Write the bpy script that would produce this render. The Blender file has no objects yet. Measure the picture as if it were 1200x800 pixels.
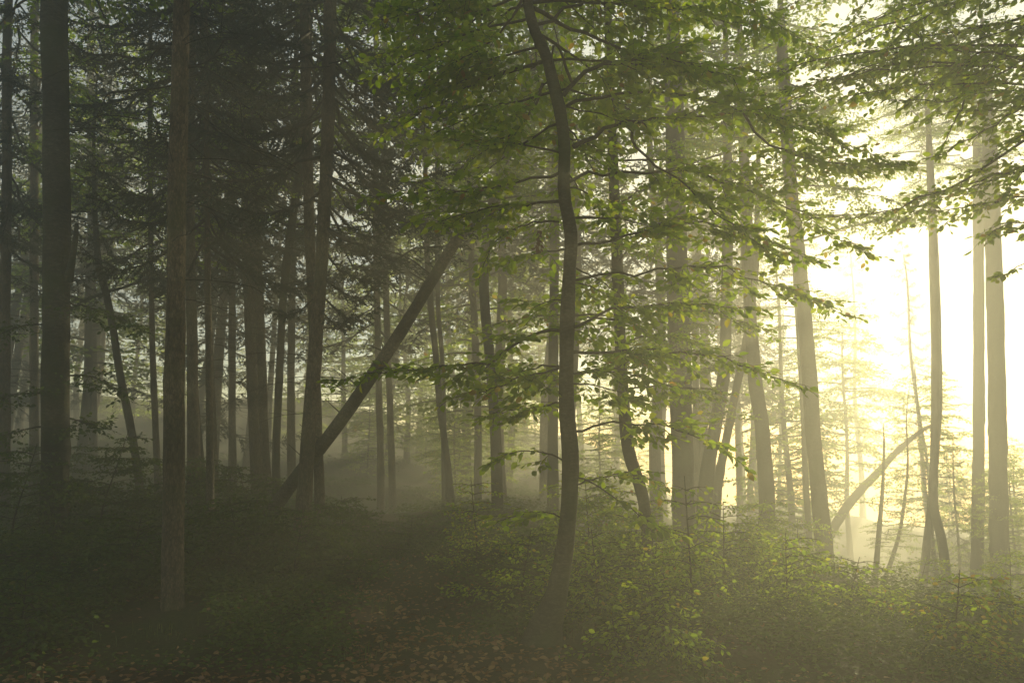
import bpy, math
import numpy as np
from mathutils import Matrix, Vector

# ------------------------------------------------------------------ camera, sky, sun, exposure
SC = bpy.context.scene
COL = SC.collection
EYE = np.array([0.0, 0.0, 1.6])
PITCH = math.radians(6.5)
F = 1000.0                       # focal length in photograph pixels (1200 wide)
SUN_AZ = math.radians(25.0)      # right of the viewing direction
SUN_EL = math.radians(11.0)

cam_d = bpy.data.cameras.new('camera')
cam_d.sensor_width = 36.0
cam_d.lens = 36.0 * F / 1200.0
cam_d.clip_start = 0.05
cam_d.clip_end = 1000.0
cam = bpy.data.objects.new('camera', cam_d)
COL.objects.link(cam)
cam.location = EYE
cam.rotation_euler = (math.pi / 2 + PITCH, 0, 0)
SC.camera = cam

W = bpy.data.worlds.new('World')
SC.world = W
W.use_nodes = True
wn = W.node_tree.nodes
wl = W.node_tree.links
wn.clear()
wo = wn.new('ShaderNodeOutputWorld')
wb = wn.new('ShaderNodeBackground')
ws = wn.new('ShaderNodeTexSky')
ws.sky_type = 'NISHITA'
ws.sun_disc = False
ws.sun_elevation = SUN_EL
ws.sun_rotation = SUN_AZ
ws.altitude = 400
ws.air_density = 1.0
ws.dust_density = 0.3
wb.inputs['Strength'].default_value = 0.08
wl.new(ws.outputs[0], wb.inputs[0])
wl.new(wb.outputs[0], wo.inputs[0])

sd = bpy.data.lights.new('sun', 'SUN')
sd.energy = 5.0
sd.angle = math.radians(0.55)
sd.color = (1.0, 0.87, 0.53)
sun = bpy.data.objects.new('sun', sd)
COL.objects.link(sun)
to_sun = Vector((math.sin(SUN_AZ) * math.cos(SUN_EL), math.cos(SUN_AZ) * math.cos(SUN_EL), math.sin(SUN_EL)))
sun.rotation_euler = to_sun.to_track_quat('Z', 'Y').to_euler()
sun.location = (20, 40, 40)

SC.view_settings.view_transform = 'Standard'
SC.view_settings.look = 'None'
SC.view_settings.exposure = 1.55
SC.view_settings.gamma = 1.0
SC.view_settings.use_curve_mapping = False

SC.render.engine = 'CYCLES'
cy = SC.cycles
cy.use_denoising = True
cy.max_bounces = 6
cy.diffuse_bounces = 4
cy.glossy_bounces = 1
cy.transmission_bounces = 3
cy.volume_bounces = 0
cy.transparent_max_bounces = 8
cy.sample_clamp_indirect = 6.0
cy.caustics_reflective = False
cy.caustics_refractive = False
SC.render.use_persistent_data = False

HAZE_DENSITY = 0.025
HAZE_G = 0.46

# ------------------------------------------------------------------ helpers
CP, SP = math.cos(PITCH), math.sin(PITCH)
RNG = np.random.default_rng(7)


def P(px, py, Y):
    """the point at depth Y seen at a pixel of the photograph"""
    u, v = (px - 600.0) / F, (400.0 - py) / F
    d = np.array([u, CP - v * SP, SP + v * CP])
    return EYE + d * (Y / d[1])


def nrm(a):
    a = np.asarray(a, float)
    return a / np.maximum(np.linalg.norm(a, axis=-1, keepdims=True), 1e-9)


UP = np.array([0, 0, 1.0])


class MB:
    """collects tubes and leaves; build() links them as ONE mesh object"""

    def __init__(self):
        self.v, self.q, self.t, self.qa, self.ta, self.n = [], [], [], [], [], 0

    def add(self, v, quads=None, tris=None, tint=0.0):
        v = np.asarray(v, float).reshape(-1, 3)
        if quads is not None and len(quads):
            quads = np.asarray(quads, int)
            self.q.append(quads + self.n)
            self.qa.append(np.broadcast_to(np.asarray(tint, float), (len(quads),)))
        if tris is not None and len(tris):
            tris = np.asarray(tris, int)
            self.t.append(tris + self.n)
            self.ta.append(np.broadcast_to(np.asarray(tint, float), (len(tris),)))
        self.v.append(v)
        self.n += len(v)

    def mesh(self, name, mat, origin=(0, 0, 0), smooth=True):
        me = bpy.data.meshes.new(name)
        v = np.concatenate(self.v) - np.asarray(origin, float)
        q = np.concatenate(self.q) if self.q else np.zeros((0, 4), int)
        t = np.concatenate(self.t) if self.t else np.zeros((0, 3), int)
        me.vertices.add(len(v))
        me.vertices.foreach_set('co', v.astype(np.float32).ravel())
        me.loops.add(q.size + t.size)
        me.loops.foreach_set('vertex_index', np.concatenate([q.ravel(), t.ravel()]).astype(np.int32))
        me.polygons.add(len(q) + len(t))
        st = np.concatenate([np.arange(len(q)) * 4, len(q) * 4 + np.arange(len(t)) * 3]).astype(np.int32)
        me.polygons.foreach_set('loop_start', st)
        me.polygons.foreach_set('use_smooth', np.full(len(st), bool(smooth)))
        a = me.attributes.new('tint', 'FLOAT', 'FACE')
        ta = np.concatenate(([np.concatenate(self.qa)] if self.qa else []) + ([np.concatenate(self.ta)] if self.ta else []))
        a.data.foreach_set('value', ta.astype(np.float32))
        me.materials.append(mat)
        me.update(calc_edges=True)
        return me

    def build(self, name, mat, parent=None, origin=(0, 0, 0), smooth=True):
        if not self.v:
            return None
        return link(name, self.mesh(name, mat, origin, smooth), parent)


def link(name, data, parent=None, loc=None):
    o = bpy.data.objects.new(name, data)
    COL.objects.link(o)
    if parent is not None:
        o.parent = parent
    if loc is not None:
        o.location = loc
    return o


def thing(name, label, cat, loc=(0, 0, 0), group=None):
    o = link(name, None)
    o.location = loc
    o.empty_display_size = 0.2
    tag(o, label, cat, group)
    return o


def tag(o, label=None, cat=None, group=None, kind=None):
    if label:
        o['label'] = label
    if cat:
        o['category'] = cat
    if group:
        o['group'] = group
    if kind:
        o['kind'] = kind
    return o


def copy_tree(o, parent=None):
    c = o.copy()
    COL.objects.link(c)
    if parent is not None:
        c.parent = parent
    for ch in list(o.children):
        copy_tree(ch, c)
    return c


def smoothpts(pts, n):
    """Catmull-Rom resampling of a polyline (any number of columns)"""
    pts = np.asarray(pts, float)
    if len(pts) < 3:
        t = np.linspace(0, 1, n)[:, None]
        return pts[0] * (1 - t) + pts[-1] * t
    p = np.vstack([2 * pts[0] - pts[1], pts, 2 * pts[-1] - pts[-2]])
    seg = np.linalg.norm(np.diff(pts[:, :3], axis=0), axis=1)
    s = np.concatenate([[0], np.cumsum(seg)])
    u = np.linspace(0, s[-1], n)
    i = np.clip(np.searchsorted(s, u, side='right') - 1, 0, len(pts) - 2)
    t = ((u - s[i]) / np.maximum(seg[i], 1e-9))[:, None]
    p0, p1, p2, p3 = p[i], p[i + 1], p[i + 2], p[i + 3]
    return 0.5 * (2 * p1 + (p2 - p0) * t + (2 * p0 - 5 * p1 + 4 * p2 - p3) * t ** 2 + (3 * p1 - p0 - 3 * p2 + p3) * t ** 3)


def tube(mb, pts, rad, sides=6, rough=0.0, rng=RNG, tint=0.0, cap=True):
    pts = np.asarray(pts, float)
    n = len(pts)
    rad = np.broadcast_to(np.asarray(rad, float), (n,))
    tan = nrm(np.gradient(pts, axis=0))
    ref = np.array([1.0, 0.13, 0.0]) if abs(tan[0][2]) > 0.6 else UP
    a = nrm(np.cross(tan, ref))
    b = np.cross(tan, a)
    ang = np.linspace(0, 2 * math.pi, sides, endpoint=False)
    R = rad[:, None] * (1 + (rng.normal(0, rough, (n, sides)) if rough else 0))
    v = pts[:, None] + R[..., None] * (np.cos(ang)[None, :, None] * a[:, None] + np.sin(ang)[None, :, None] * b[:, None])
    idx = np.arange(n * sides).reshape(n, sides)
    q = np.stack([idx[:-1], np.roll(idx[:-1], -1, 1), np.roll(idx[1:], -1, 1), idx[1:]], -1).reshape(-1, 4)
    v = v.reshape(-1, 3)
    tris = None
    if cap:
        v = np.vstack([v, pts[-1] + tan[-1] * rad[-1] * 0.3])
        e = idx[-1]
        tris = np.stack([e, np.roll(e, -1), np.full(sides, len(v) - 1)], -1)
    mb.add(v, q, tris, tint)


LEAF_V = np.array([[0, 0, 0], [-.27, .30, .07], [-.25, .66, .05], [0, 1.0, -.06], [.25, .66, .05], [.27, .30, .07]])
LEAF_Q = np.array([[0, 3, 2, 1], [0, 5, 4, 3]])


class Leaves:
    """position, direction, normal, size and tint of every leaf"""

    def __init__(self):
        self.p, self.d, self.n, self.s, self.c = [], [], [], [], []

    def add(self, p, d, n, s, c):
        self.p.append(p); self.d.append(d); self.n.append(n); self.s.append(s); self.c.append(c)

    def arrays(self):
        p, d, n = np.concatenate(self.p), nrm(np.concatenate(self.d)), np.concatenate(self.n)
        n = nrm(n - d * np.sum(n * d, 1, keepdims=True))
        return p, d, n, np.concatenate(self.s), np.concatenate(self.c)


def leaves_mesh(mb, p, d, n, s, c):
    side = np.cross(d, n)
    T = LEAF_V
    v = p[:, None] + s[:, None, None] * (T[None, :, 0, None] * side[:, None] + T[None, :, 1, None] * d[:, None] + T[None, :, 2, None] * n[:, None])
    k = np.arange(len(p))[:, None, None] * 6
    mb.add(v.reshape(-1, 3), (LEAF_Q[None] + k).reshape(-1, 4), None, np.repeat(c, 2))


def tints(rng, k, warm=0.02):
    c = np.clip(rng.normal(0.4, 0.17, k), 0.0, 0.8)
    w = rng.random(k) < warm
    c[w] = rng.uniform(0.86, 1.0, w.sum())
    return c


def leaf_row(lv, pts, rng, size, step, warm, up_jit=0.7):
    """alternate leaves along a twig"""
    pts = np.asarray(pts)
    seg = np.linalg.norm(np.diff(pts, axis=0), axis=1)
    L = seg.sum()
    k = max(2, int(L / step))
    u = (np.arange(k) + rng.uniform(0.2, 0.8, k)) / k
    cs = np.concatenate([[0], np.cumsum(seg)]) / L
    p = np.stack([np.interp(u, cs, pts[:, j]) for j in range(3)], 1)
    t = nrm(pts[-1] - pts[0])
    sv = nrm(np.cross(t, UP) + 1e-6)
    sg = np.where(np.arange(k) % 2 == 0, 1.0, -1.0)[:, None]
    d = t * rng.uniform(0.35, 0.9, (k, 1)) + sv * sg * rng.uniform(0.5, 1.0, (k, 1)) + rng.normal(0, 0.22, (k, 3)) - UP * rng.uniform(0.0, 0.6, (k, 1))
    d[-1] = t + rng.normal(0, 0.2, 3)
    n = UP + rng.normal(0, up_jit, (k, 3))
    s = size * rng.uniform(0.65, 1.2, k)
    lv.add(p + nrm(d) * 0.008, d, n, s, tints(rng, k, warm))


def spray(wood, lv, pts, r0, rng, twig=0.55, size=0.07, step=0.045, gap=0.085, start=0.15, warm=0.02, n=14, sides=5, fine=True, droop=0.24, r1=0.002):
    """a limb with a flat layer of alternate side twigs, as a beech carries them"""
    pts = smoothpts(pts, n)
    L = np.linalg.norm(np.diff(pts, axis=0), axis=1).sum()
    pts[1:-1] += rng.normal(0, 0.006, (n - 2, 3)) * L
    tube(wood, pts, r0 + (r1 - r0) * np.linspace(0, 1, n) ** 0.8, sides, rng=rng)
    seg = np.linalg.norm(np.diff(pts, axis=0), axis=1)
    cs = np.concatenate([[0], np.cumsum(seg)]) / seg.sum()
    tan = nrm(np.gradient(pts, axis=0))
    k = max(3, int(L * (1 - start) / gap))
    for i in range(k):
        u = start + (1 - start) * (i + rng.uniform(0.1, 0.9)) / k
        p = np.array([np.interp(u, cs, pts[:, j]) for j in range(3)])
        t = nrm(np.array([np.interp(u, cs, tan[:, j]) for j in range(3)]))
        th = nrm(t * np.array([1, 1, 0.5]))
        sv = nrm(np.cross(th, UP) + 1e-6) * (1 if i % 2 else -1)
        a = rng.uniform(0.6, 1.15)
        d = nrm(th * math.cos(a) + sv * math.sin(a) + UP * rng.normal(0.0, 0.27))
        l = twig * (0.25 + 0.75 * (1 - u) ** 0.7) * rng.uniform(0.5, 1.2)
        s = np.linspace(0, 1, 4)[:, None]
        tp = p + d * l * s - UP * droop * l * s ** 2 + rng.normal(0, 0.02, (4, 3)) * l * s
        if fine:
            tube(wood, tp, np.linspace(max(0.0022, r0 * 0.22), 0.0011, 4), 3, rng=rng, cap=False)
        leaf_row(lv, tp, rng, size, step, warm)
        if l > 3.2 * size:
            for m in range(int(l / (1.35 * size))):
                f = rng.uniform(0.2, 0.85)
                q = tp[0] + (tp[-1] - tp[0]) * f
                e = nrm(d * 0.7 + nrm(np.cross(d, UP)) * (1 if m % 2 else -1) * rng.uniform(0.5, 1) + UP * rng.normal(-0.08, 0.25))
                l2 = l * (1 - f) * rng.uniform(0.6, 1.0) + 0.9 * size
                tq = q + e * l2 * np.linspace(0, 1, 3)[:, None]
                if fine:
                    tube(wood, tq, np.linspace(0.0016, 0.001, 3), 3, rng=rng, cap=False)
                leaf_row(lv, tq, rng, size, step, warm)
    leaf_row(lv, pts[int(n * 0.7):], rng, size, step, warm)


# ------------------------------------------------------------------ materials
def nodes_mat(name):
    m = bpy.data.materials.new(name)
    m.use_nodes = True
    nt = m.node_tree
    nt.nodes.clear()
    return m, nt, nt.nodes.new('ShaderNodeOutputMaterial')


def ramp(nt, stops):
    r = nt.nodes.new('ShaderNodeValToRGB')
    el = r.color_ramp.elements
    el[0].position, el[0].color = stops[0][0], (*stops[0][1], 1)
    el[1].position, el[1].color = stops[-1][0], (*stops[-1][1], 1)
    for p, c in stops[1:-1]:
        e = el.new(p)
        e.color = (*c, 1)
    return r


def leaf_material(name, refl, trans, gloss=0.035, mix=0.65):
    m, nt, out = nodes_mat(name)
    N, L = nt.nodes, nt.links
    at = N.new('ShaderNodeAttribute')
    at.attribute_name = 'tint'
    rc, rt = ramp(nt, refl), ramp(nt, trans)
    L.new(at.outputs['Fac'], rc.inputs[0])
    L.new(at.outputs['Fac'], rt.inputs[0])
    d, t, g = N.new('ShaderNodeBsdfDiffuse'), N.new('ShaderNodeBsdfTranslucent'), N.new('ShaderNodeBsdfGlossy')
    L.new(rc.outputs[0], d.inputs[0])
    L.new(rt.outputs[0], t.inputs[0])
    g.inputs['Roughness'].default_value = 0.5
    a, b = N.new('ShaderNodeMixShader'), N.new('ShaderNodeMixShader')
    a.inputs[0].default_value = mix
    b.inputs[0].default_value = gloss
    L.new(d.outputs[0], a.inputs[1]); L.new(t.outputs[0], a.inputs[2])
    L.new(a.outputs[0], b.inputs[1]); L.new(g.outputs[0], b.inputs[2])
    L.new(b.outputs[0], out.inputs[0])
    return m


def bark_material(name, dark, light, moss=None, moss_amt=0.0, scale=(14, 14, 5), bump=0.5, rings=False):
    m, nt, out = nodes_mat(name)
    N, L = nt.nodes, nt.links
    tc, mp = N.new('ShaderNodeTexCoord'), N.new('ShaderNodeMapping')
    mp.inputs['Scale'].default_value = scale
    L.new(tc.outputs['Object'], mp.inputs[0])
    no = N.new('ShaderNodeTexNoise')
    no.inputs['Scale'].default_value = 1.6
    no.inputs['Detail'].default_value = 7
    no.inputs['Roughness'].default_value = 0.68
    vo = N.new('ShaderNodeTexVoronoi')
    vo.feature = 'DISTANCE_TO_EDGE'
    vo.inputs['Scale'].default_value = 2.2
    L.new(mp.outputs[0], no.inputs[0])
    wv = N.new('ShaderNodeVectorMath'); wv.operation = 'MULTIPLY_ADD'
    wv.inputs[1].default_value = (0.8, 0.8, 0.8)
    L.new(no.outputs['Color'], wv.inputs[0]); L.new(mp.outputs[0], wv.inputs[2])
    L.new(wv.outputs[0], vo.inputs[0])
    r = ramp(nt, [(0.36, dark), (0.66, light)])
    L.new(no.outputs[0], r.inputs[0])
    col = r.outputs[0]
    cr = ramp(nt, [(0.0, (0.45, 0.45, 0.45)), (0.22, (1, 1, 1))])
    L.new(vo.outputs[0], cr.inputs[0])
    mu = N.new('ShaderNodeMixRGB'); mu.blend_type = 'MULTIPLY'; mu.inputs[0].default_value = 1.0
    L.new(col, mu.inputs[1]); L.new(cr.outputs[0], mu.inputs[2])
    col = mu.outputs[0]
    if moss:
        n2 = N.new('ShaderNodeTexNoise'); n2.inputs['Scale'].default_value = 2.3; n2.inputs['Detail'].default_value = 5
        L.new(tc.outputs['Object'], n2.inputs[0])
        mr = ramp(nt, [(0.46, (0, 0, 0)), (0.62, (moss_amt,) * 3)])
        L.new(n2.outputs[0], mr.inputs[0])
        mm = N.new('ShaderNodeMixRGB')
        mm.inputs[2].default_value = (*moss, 1)
        L.new(mr.outputs[0], mm.inputs[0]); L.new(col, mm.inputs[1])
        col = mm.outputs[0]
    n3 = N.new('ShaderNodeTexNoise'); n3.inputs['Scale'].default_value = 1.1; n3.inputs['Detail'].default_value = 3
    L.new(tc.outputs['Object'], n3.inputs[0])
    r3 = ramp(nt, [(0.35, (0.5, 0.5, 0.5)), (0.65, (1.25, 1.25, 1.2))])
    L.new(n3.outputs[0], r3.inputs[0])
    m3 = N.new('ShaderNodeMixRGB'); m3.blend_type = 'MULTIPLY'; m3.inputs[0].default_value = 1.0
    L.new(col, m3.inputs[1]); L.new(r3.outputs[0], m3.inputs[2])
    col = m3.outputs[0]
    bs = N.new('ShaderNodeBsdfPrincipled')
    bs.inputs['Roughness'].default_value = 0.85
    bs.inputs['Specular IOR Level'].default_value = 0.25
    L.new(col, bs.inputs['Base Color'])
    bu = N.new('ShaderNodeBump'); bu.inputs['Strength'].default_value = bump; bu.inputs['Distance'].default_value = 0.02
    ad = N.new('ShaderNodeMath'); ad.operation = 'MULTIPLY_ADD'
    ad.inputs[1].default_value = 0.8
    mn = N.new('ShaderNodeMath'); mn.operation = 'MINIMUM'; mn.inputs[1].default_value = 0.3
    L.new(vo.outputs[0], mn.inputs[0])
    L.new(no.outputs[0], ad.inputs[0]); L.new(mn.outputs[0], ad.inputs[2])
    L.new(ad.outputs[0], bu.inputs['Height'])
    L.new(bu.outputs[0], bs.inputs['Normal'])
    L.new(bs.outputs[0], out.inputs[0])
    return m


M = {}
M['beech_leaf'] = leaf_material('beech_leaf_material',
    [(0.0, (0.030, 0.062, 0.010)), (0.45, (0.055, 0.100, 0.014)), (0.8, (0.100, 0.130, 0.016)), (0.9, (0.20, 0.16, 0.02)), (1.0, (0.22, 0.11, 0.018))],
    [(0.0, (0.20, 0.36, 0.006)), (0.45, (0.44, 0.60, 0.008)), (0.8, (0.70, 0.74, 0.015)), (0.9, (0.60, 0.46, 0.03)), (1.0, (0.52, 0.28, 0.03))])
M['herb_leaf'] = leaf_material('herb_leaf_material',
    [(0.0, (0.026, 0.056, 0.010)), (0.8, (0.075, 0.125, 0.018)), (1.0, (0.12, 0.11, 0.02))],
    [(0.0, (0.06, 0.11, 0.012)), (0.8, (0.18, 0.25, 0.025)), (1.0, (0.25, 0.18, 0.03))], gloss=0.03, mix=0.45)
M['needle'] = leaf_material('spruce_needle_material',
    [(0.0, (0.016, 0.030, 0.012)), (1.0, (0.045, 0.065, 0.022))],
    [(0.0, (0.02, 0.035, 0.01)), (1.0, (0.05, 0.075, 0.02))], gloss=0.05, mix=0.3)
M['dead_leaf'] = leaf_material('fallen_leaf_material',
    [(0.0, (0.13, 0.055, 0.020)), (0.5, (0.30, 0.13, 0.040)), (1.0, (0.42, 0.25, 0.09))],
    [(0.0, (0.06, 0.025, 0.01)), (1.0, (0.22, 0.11, 0.03))], gloss=0.06, mix=0.25)
M['grass'] = leaf_material('grass_blade_material',
    [(0.0, (0.045, 0.075, 0.015)), (1.0, (0.12, 0.14, 0.035))],
    [(0.0, (0.08, 0.13, 0.015)), (1.0, (0.22, 0.24, 0.04))], gloss=0.04, mix=0.45)
M['spruce_bark'] = bark_material('spruce_bark_material', (0.075, 0.052, 0.034), (0.30, 0.215, 0.135), (0.07, 0.085, 0.03), 0.45, (20, 20, 8), 0.9)
M['beech_bark'] = bark_material('beech_bark_material', (0.035, 0.029, 0.019), (0.105, 0.088, 0.060), (0.06, 0.075, 0.025), 0.6, (9, 9, 22), 0.35)
M['mossy_bark'] = bark_material('mossy_beech_bark_material', (0.035, 0.031, 0.020), (0.15, 0.13, 0.085), (0.04, 0.055, 0.014), 0.8, (7, 7, 26), 0.5)
M['log_bark'] = bark_material('fallen_log_bark_material', (0.07, 0.055, 0.038), (0.20, 0.165, 0.115), (0.07, 0.09, 0.03), 0.5, (12, 12, 12), 0.6)
M['dead_wood'] = bark_material('dead_twig_material', (0.05, 0.042, 0.033), (0.12, 0.10, 0.08), None, 0, (30, 30, 30), 0.2)
M['twig'] = bark_material('beech_twig_material', (0.045, 0.036, 0.026), (0.11, 0.09, 0.065), None, 0, (25, 25, 25), 0.2)

m, nt, out = nodes_mat('forest_floor_material')
N_, L_ = nt.nodes, nt.links
tc = N_.new('ShaderNodeTexCoord')
n1 = N_.new('ShaderNodeTexNoise'); n1.inputs['Scale'].default_value = 0.9; n1.inputs['Detail'].default_value = 6
n2 = N_.new('ShaderNodeTexNoise'); n2.inputs['Scale'].default_value = 22; n2.inputs['Detail'].default_value = 8; n2.inputs['Roughness'].default_value = 0.75
L_.new(tc.outputs['Object'], n1.inputs[0]); L_.new(tc.outputs['Object'], n2.inputs[0])
r1 = ramp(nt, [(0.3, (0.030, 0.022, 0.013)), (0.7, (0.095, 0.062, 0.034))])
r2 = ramp(nt, [(0.3, (0.022, 0.030, 0.010)), (0.7, (0.065, 0.080, 0.022))])
L_.new(n2.outputs[0], r1.inputs[0]); L_.new(n2.outputs[0], r2.inputs[0])
mk = ramp(nt, [(0.42, (0, 0, 0)), (0.58, (1, 1, 1))])
L_.new(n1.outputs[0], mk.inputs[0])
mx = N_.new('ShaderNodeMixRGB')
L_.new(mk.outputs[0], mx.inputs[0]); L_.new(r1.outputs[0], mx.inputs[1]); L_.new(r2.outputs[0], mx.inputs[2])
bs = N_.new('ShaderNodeBsdfPrincipled'); bs.inputs['Roughness'].default_value = 0.95; bs.inputs['Specular IOR Level'].default_value = 0.1
bu = N_.new('ShaderNodeBump'); bu.inputs['Strength'].default_value = 0.8; bu.inputs['Distance'].default_value = 0.04
L_.new(n2.outputs[0], bu.inputs['Height']); L_.new(bu.outputs[0], bs.inputs['Normal'])
L_.new(mx.outputs[0], bs.inputs['Base Color']); L_.new(bs.outputs[0], out.inputs[0])
M['ground'] = m

# ------------------------------------------------------------------ ground
CTRL = []                                                   # (x, y, z, reach) heights the slope passes through


def ctrl(px, py, Y, w=1.0):
    a = P(px, py, Y)
    CTRL.append((a[0], a[1], a[2], w))


for c in [(205, 722, 7.8), (63, 655, 11.0), (352, 648, 11.5), (375, 642, 12.5), (315, 612, 14.0), (300, 598, 16.0), (245, 602, 15.0), (322, 585, 18.0),
          (165, 604, 17.0), (178, 594, 18.0), (450, 625, 21.0), (460, 660, 12.6), (528, 598, 22.0), (582, 596, 17.0), (640, 752, 6.7), (759, 660, 12.0),
          (800, 674, 16.0), (828, 660, 20.0), (900, 700, 19.0), (975, 760, 17.0), (953, 720, 22.0), (1015, 785, 21.5), (1100, 765, 23.0),
          (1078, 757, 26.0), (1140, 785, 25.0), (1175, 800, 21.5), (20, 640, 10.0), (590, 640, 11.0), (700, 690, 9.5)]:
    ctrl(*c)
CTRL += [(x, y, z, 1.0) for x, y, z in [(-6, 5, .15), (-3, 4.5, 0), (0, 4, 0), (3, 4, -.15), (6, 5, -.7), (0, 0, 0), (-5, 0, .1), (5, 0, -.5), (10, 6, -1.4),
         (-14, 8, .6), (-16, 18, .9), (-14, 28, .7), (-6, 28, .1), (0, 30, -.4), (6, 28, -1.6), (13, 27, -5.2), (18, 32, -5.6), (14, 12, -3.0), (20, 18, -5.2),
         (-20, 40, 1.6), (-8, 40, .7), (2, 42, -.2), (12, 42, -4.0), (24, 40, -5.2), (-30, 56, 4.5), (-15, 56, 4.2), (0, 56, 2.0), (16, 56, -3.0), (30, 56, -4.6), (-30, 20, 1.6), (30, 20, -4.2), (0, -8, 0), (-20, -5, .4), (20, -5, -2)]]
CT = np.array(CTRL)


def bumps(x, y):
    return (0.05 * np.sin(1.3 * x + 0.7 * y) + 0.04 * np.sin(2.1 * y - 1.1 * x + 1.0) + 0.03 * np.sin(3.7 * x + 2.9 * y + 2.0)) * np.clip(y / 6 - 0.6, 0.2, 1)


def ground_z(x, y):
    x, y = np.asarray(x, float), np.asarray(y, float)
    shp = np.broadcast(x, y).shape
    xf, yf = np.broadcast_to(x, shp).ravel(), np.broadcast_to(y, shp).ravel()
    res = np.empty(len(xf))
    for i in range(0, len(xf), 20000):
        X, Y = xf[i:i + 20000, None], yf[i:i + 20000, None]
        d2 = (X - CT[None, :, 0]) ** 2 + (Y - CT[None, :, 1]) ** 2
        w = 1.0 / (d2 + 0.5) ** 1.6
        res[i:i + 20000] = (w * CT[None, :, 2]).sum(1) / w.sum(1)
    return (res + bumps(xf, yf)).reshape(shp)


def path_dist(x, y):
    """distance from the middle of the track that crosses the foreground and leaves to the back left"""
    cx = np.interp(y, [5.6, 7, 9, 11.8, 14, 18, 24], [-.40, -.70, -1.15, -1.80, -2.25, -3.0, -4.2])
    return np.minimum(np.abs(x - cx), np.clip(y - 5.2, 0, None) * 0.9 + 0.05 * np.abs(x) * 0)


gx = np.concatenate([np.linspace(-45, -14, 32), np.linspace(-13.6, 14, 170), np.linspace(15, 45, 31)])
gy = np.concatenate([np.linspace(-12, 3, 16), np.linspace(3.2, 26, 150), np.linspace(27, 60, 34)])
GX, GY = np.meshgrid(gx, gy)
GZ = ground_z(GX, GY)
GZ = GZ - 0.05 * np.exp(-(path_dist(GX, GY) / 0.5) ** 2)
gm = MB()
k = np.arange(GX.size).reshape(GX.shape)
gm.add(np.stack([GX, GY, GZ], -1).reshape(-1, 3), np.stack([k[:-1, :-1], k[:-1, 1:], k[1:, 1:], k[1:, :-1]], -1).reshape(-1, 4))
tag(gm.build('ground', M['ground']), kind='structure')


def gz(x, y):
    return float(ground_z(np.array([x]), np.array([y]))[0])


# ------------------------------------------------------------------ crowns shared by trees of a kind
def spruce_bough(wood, nd, base, az, L, rng, sag=0.35, dens=1.0, nl=0.05):
    s = np.linspace(0, 1, 8)
    h = np.array([math.cos(az), math.sin(az), 0])
    pts = base + h * (L * s)[:, None] + UP * ((-sag * np.sin(s * 2.3) + 0.18 * s ** 3) * L)[:, None]
    pts[1:] += rng.normal(0, 0.015, (7, 3)) * L
    tube(wood, pts, np.linspace(0.012 + 0.006 * L, 0.004, 8), 4, rng=rng, cap=False)
    sv = np.array([-h[1], h[0], 0])
    k = max(8, int(L * 20 * dens))
    A, D, LL = [], [], []
    for i in range(k):
        u = 0.18 + 0.82 * (i + rng.uniform(0, 1)) / k
        p = np.array([np.interp(u, s, pts[:, j]) for j in range(3)])
        l = (0.10 + 0.42 * L * (1 - u) ** 0.8 * 0.6) * rng.uniform(0.5, 1.15)
        d = nrm(h * rng.uniform(0.5, 0.9) + sv * (1 if i % 2 else -1) * rng.uniform(0.6, 1) - UP * rng.uniform(0.1, 0.75))
        A.append(p); D.append(d); LL.append(l)
    A.append(pts[4]); D.append(nrm(pts[-1] - pts[4])); LL.append(np.linalg.norm(pts[-1] - pts[4]))
    for p, d, l in zip(A, D, LL):
        q = max(5, int(l / (nl * 0.17) * dens))
        u = rng.uniform(0, 1, q)[:, None]
        c = p + d * l * u - UP * (0.25 * l * u ** 2)
        side = nrm(rng.normal(0, 1, (q, 3)) + 1e-6)
        nd_d = nrm(d * 0.9 + side * 0.75)
        w = nrm(np.cross(nd_d, rng.normal(0, 1, (q, 3)))) * nl * 0.13
        e = c + nd_d * (nl * rng.uniform(0.7, 1.3, (q, 1)))
        v = np.stack([c - w, c + w, e], 1).reshape(-1, 3)
        nd.add(v, None, np.arange(3 * q).reshape(q, 3), np.repeat(rng.uniform(0, 1), q))


def dead_twig(wood, base, az, L, rng, droop=0.25, r=0.006, forks=2):
    s = np.linspace(0, 1, 6)[:, None]
    h = np.array([math.cos(az), math.sin(az), 0])
    pts = base + h * L * s + UP * (0.12 * L * s - droop * L * s ** 2) + rng.normal(0, 0.02 * L, (6, 3)) * s
    tube(wood, pts, np.linspace(r, 0.0018, 6), 4, rng=rng)
    for f in range(forks):
        i = rng.integers(2, 5)
        d = nrm(pts[i + 1] - pts[i] + rng.normal(0, 0.09 * L, 3))
        l = L * rng.uniform(0.2, 0.45)
        tube(wood, pts[i] + d * l * np.linspace(0, 1, 3)[:, None] - UP * 0.1 * l * np.linspace(0, 1, 3)[:, None] ** 2, np.linspace(r * 0.5, 0.0014, 3), 3, rng=rng)


def make_spruce_crown(seed, z0, z1, Lmax, count, nl, dens, dead=(0, 0, 0)):
    rng = np.random.default_rng(seed)
    w, nd = MB(), MB()
    for i in range(count):
        u = (i + rng.uniform(0, 1)) / count
        z = z0 + (z1 - z0) * u
        L = Lmax * (1 - u) ** 0.85 * rng.uniform(0.7, 1.1) + 0.25
        spruce_bough(w, nd, np.array([0, 0, z]), i * 2.4 + rng.normal(0, 0.4), L, rng, dens=dens, nl=nl, sag=rng.uniform(0.2, 0.45))
    dw = MB()
    for i in range(dead[2]):
        z = rng.uniform(dead[0], dead[1])
        dead_twig(dw, np.array([0, 0, z]), rng.uniform(0, 6.28), rng.uniform(0.5, 1.4), rng)
    return (w.mesh('bough', M['dead_wood']), nd.mesh('needles', M['needle'], smooth=False), dw.mesh('dead_branch', M['dead_wood']) if dead[2] else None)


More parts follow.
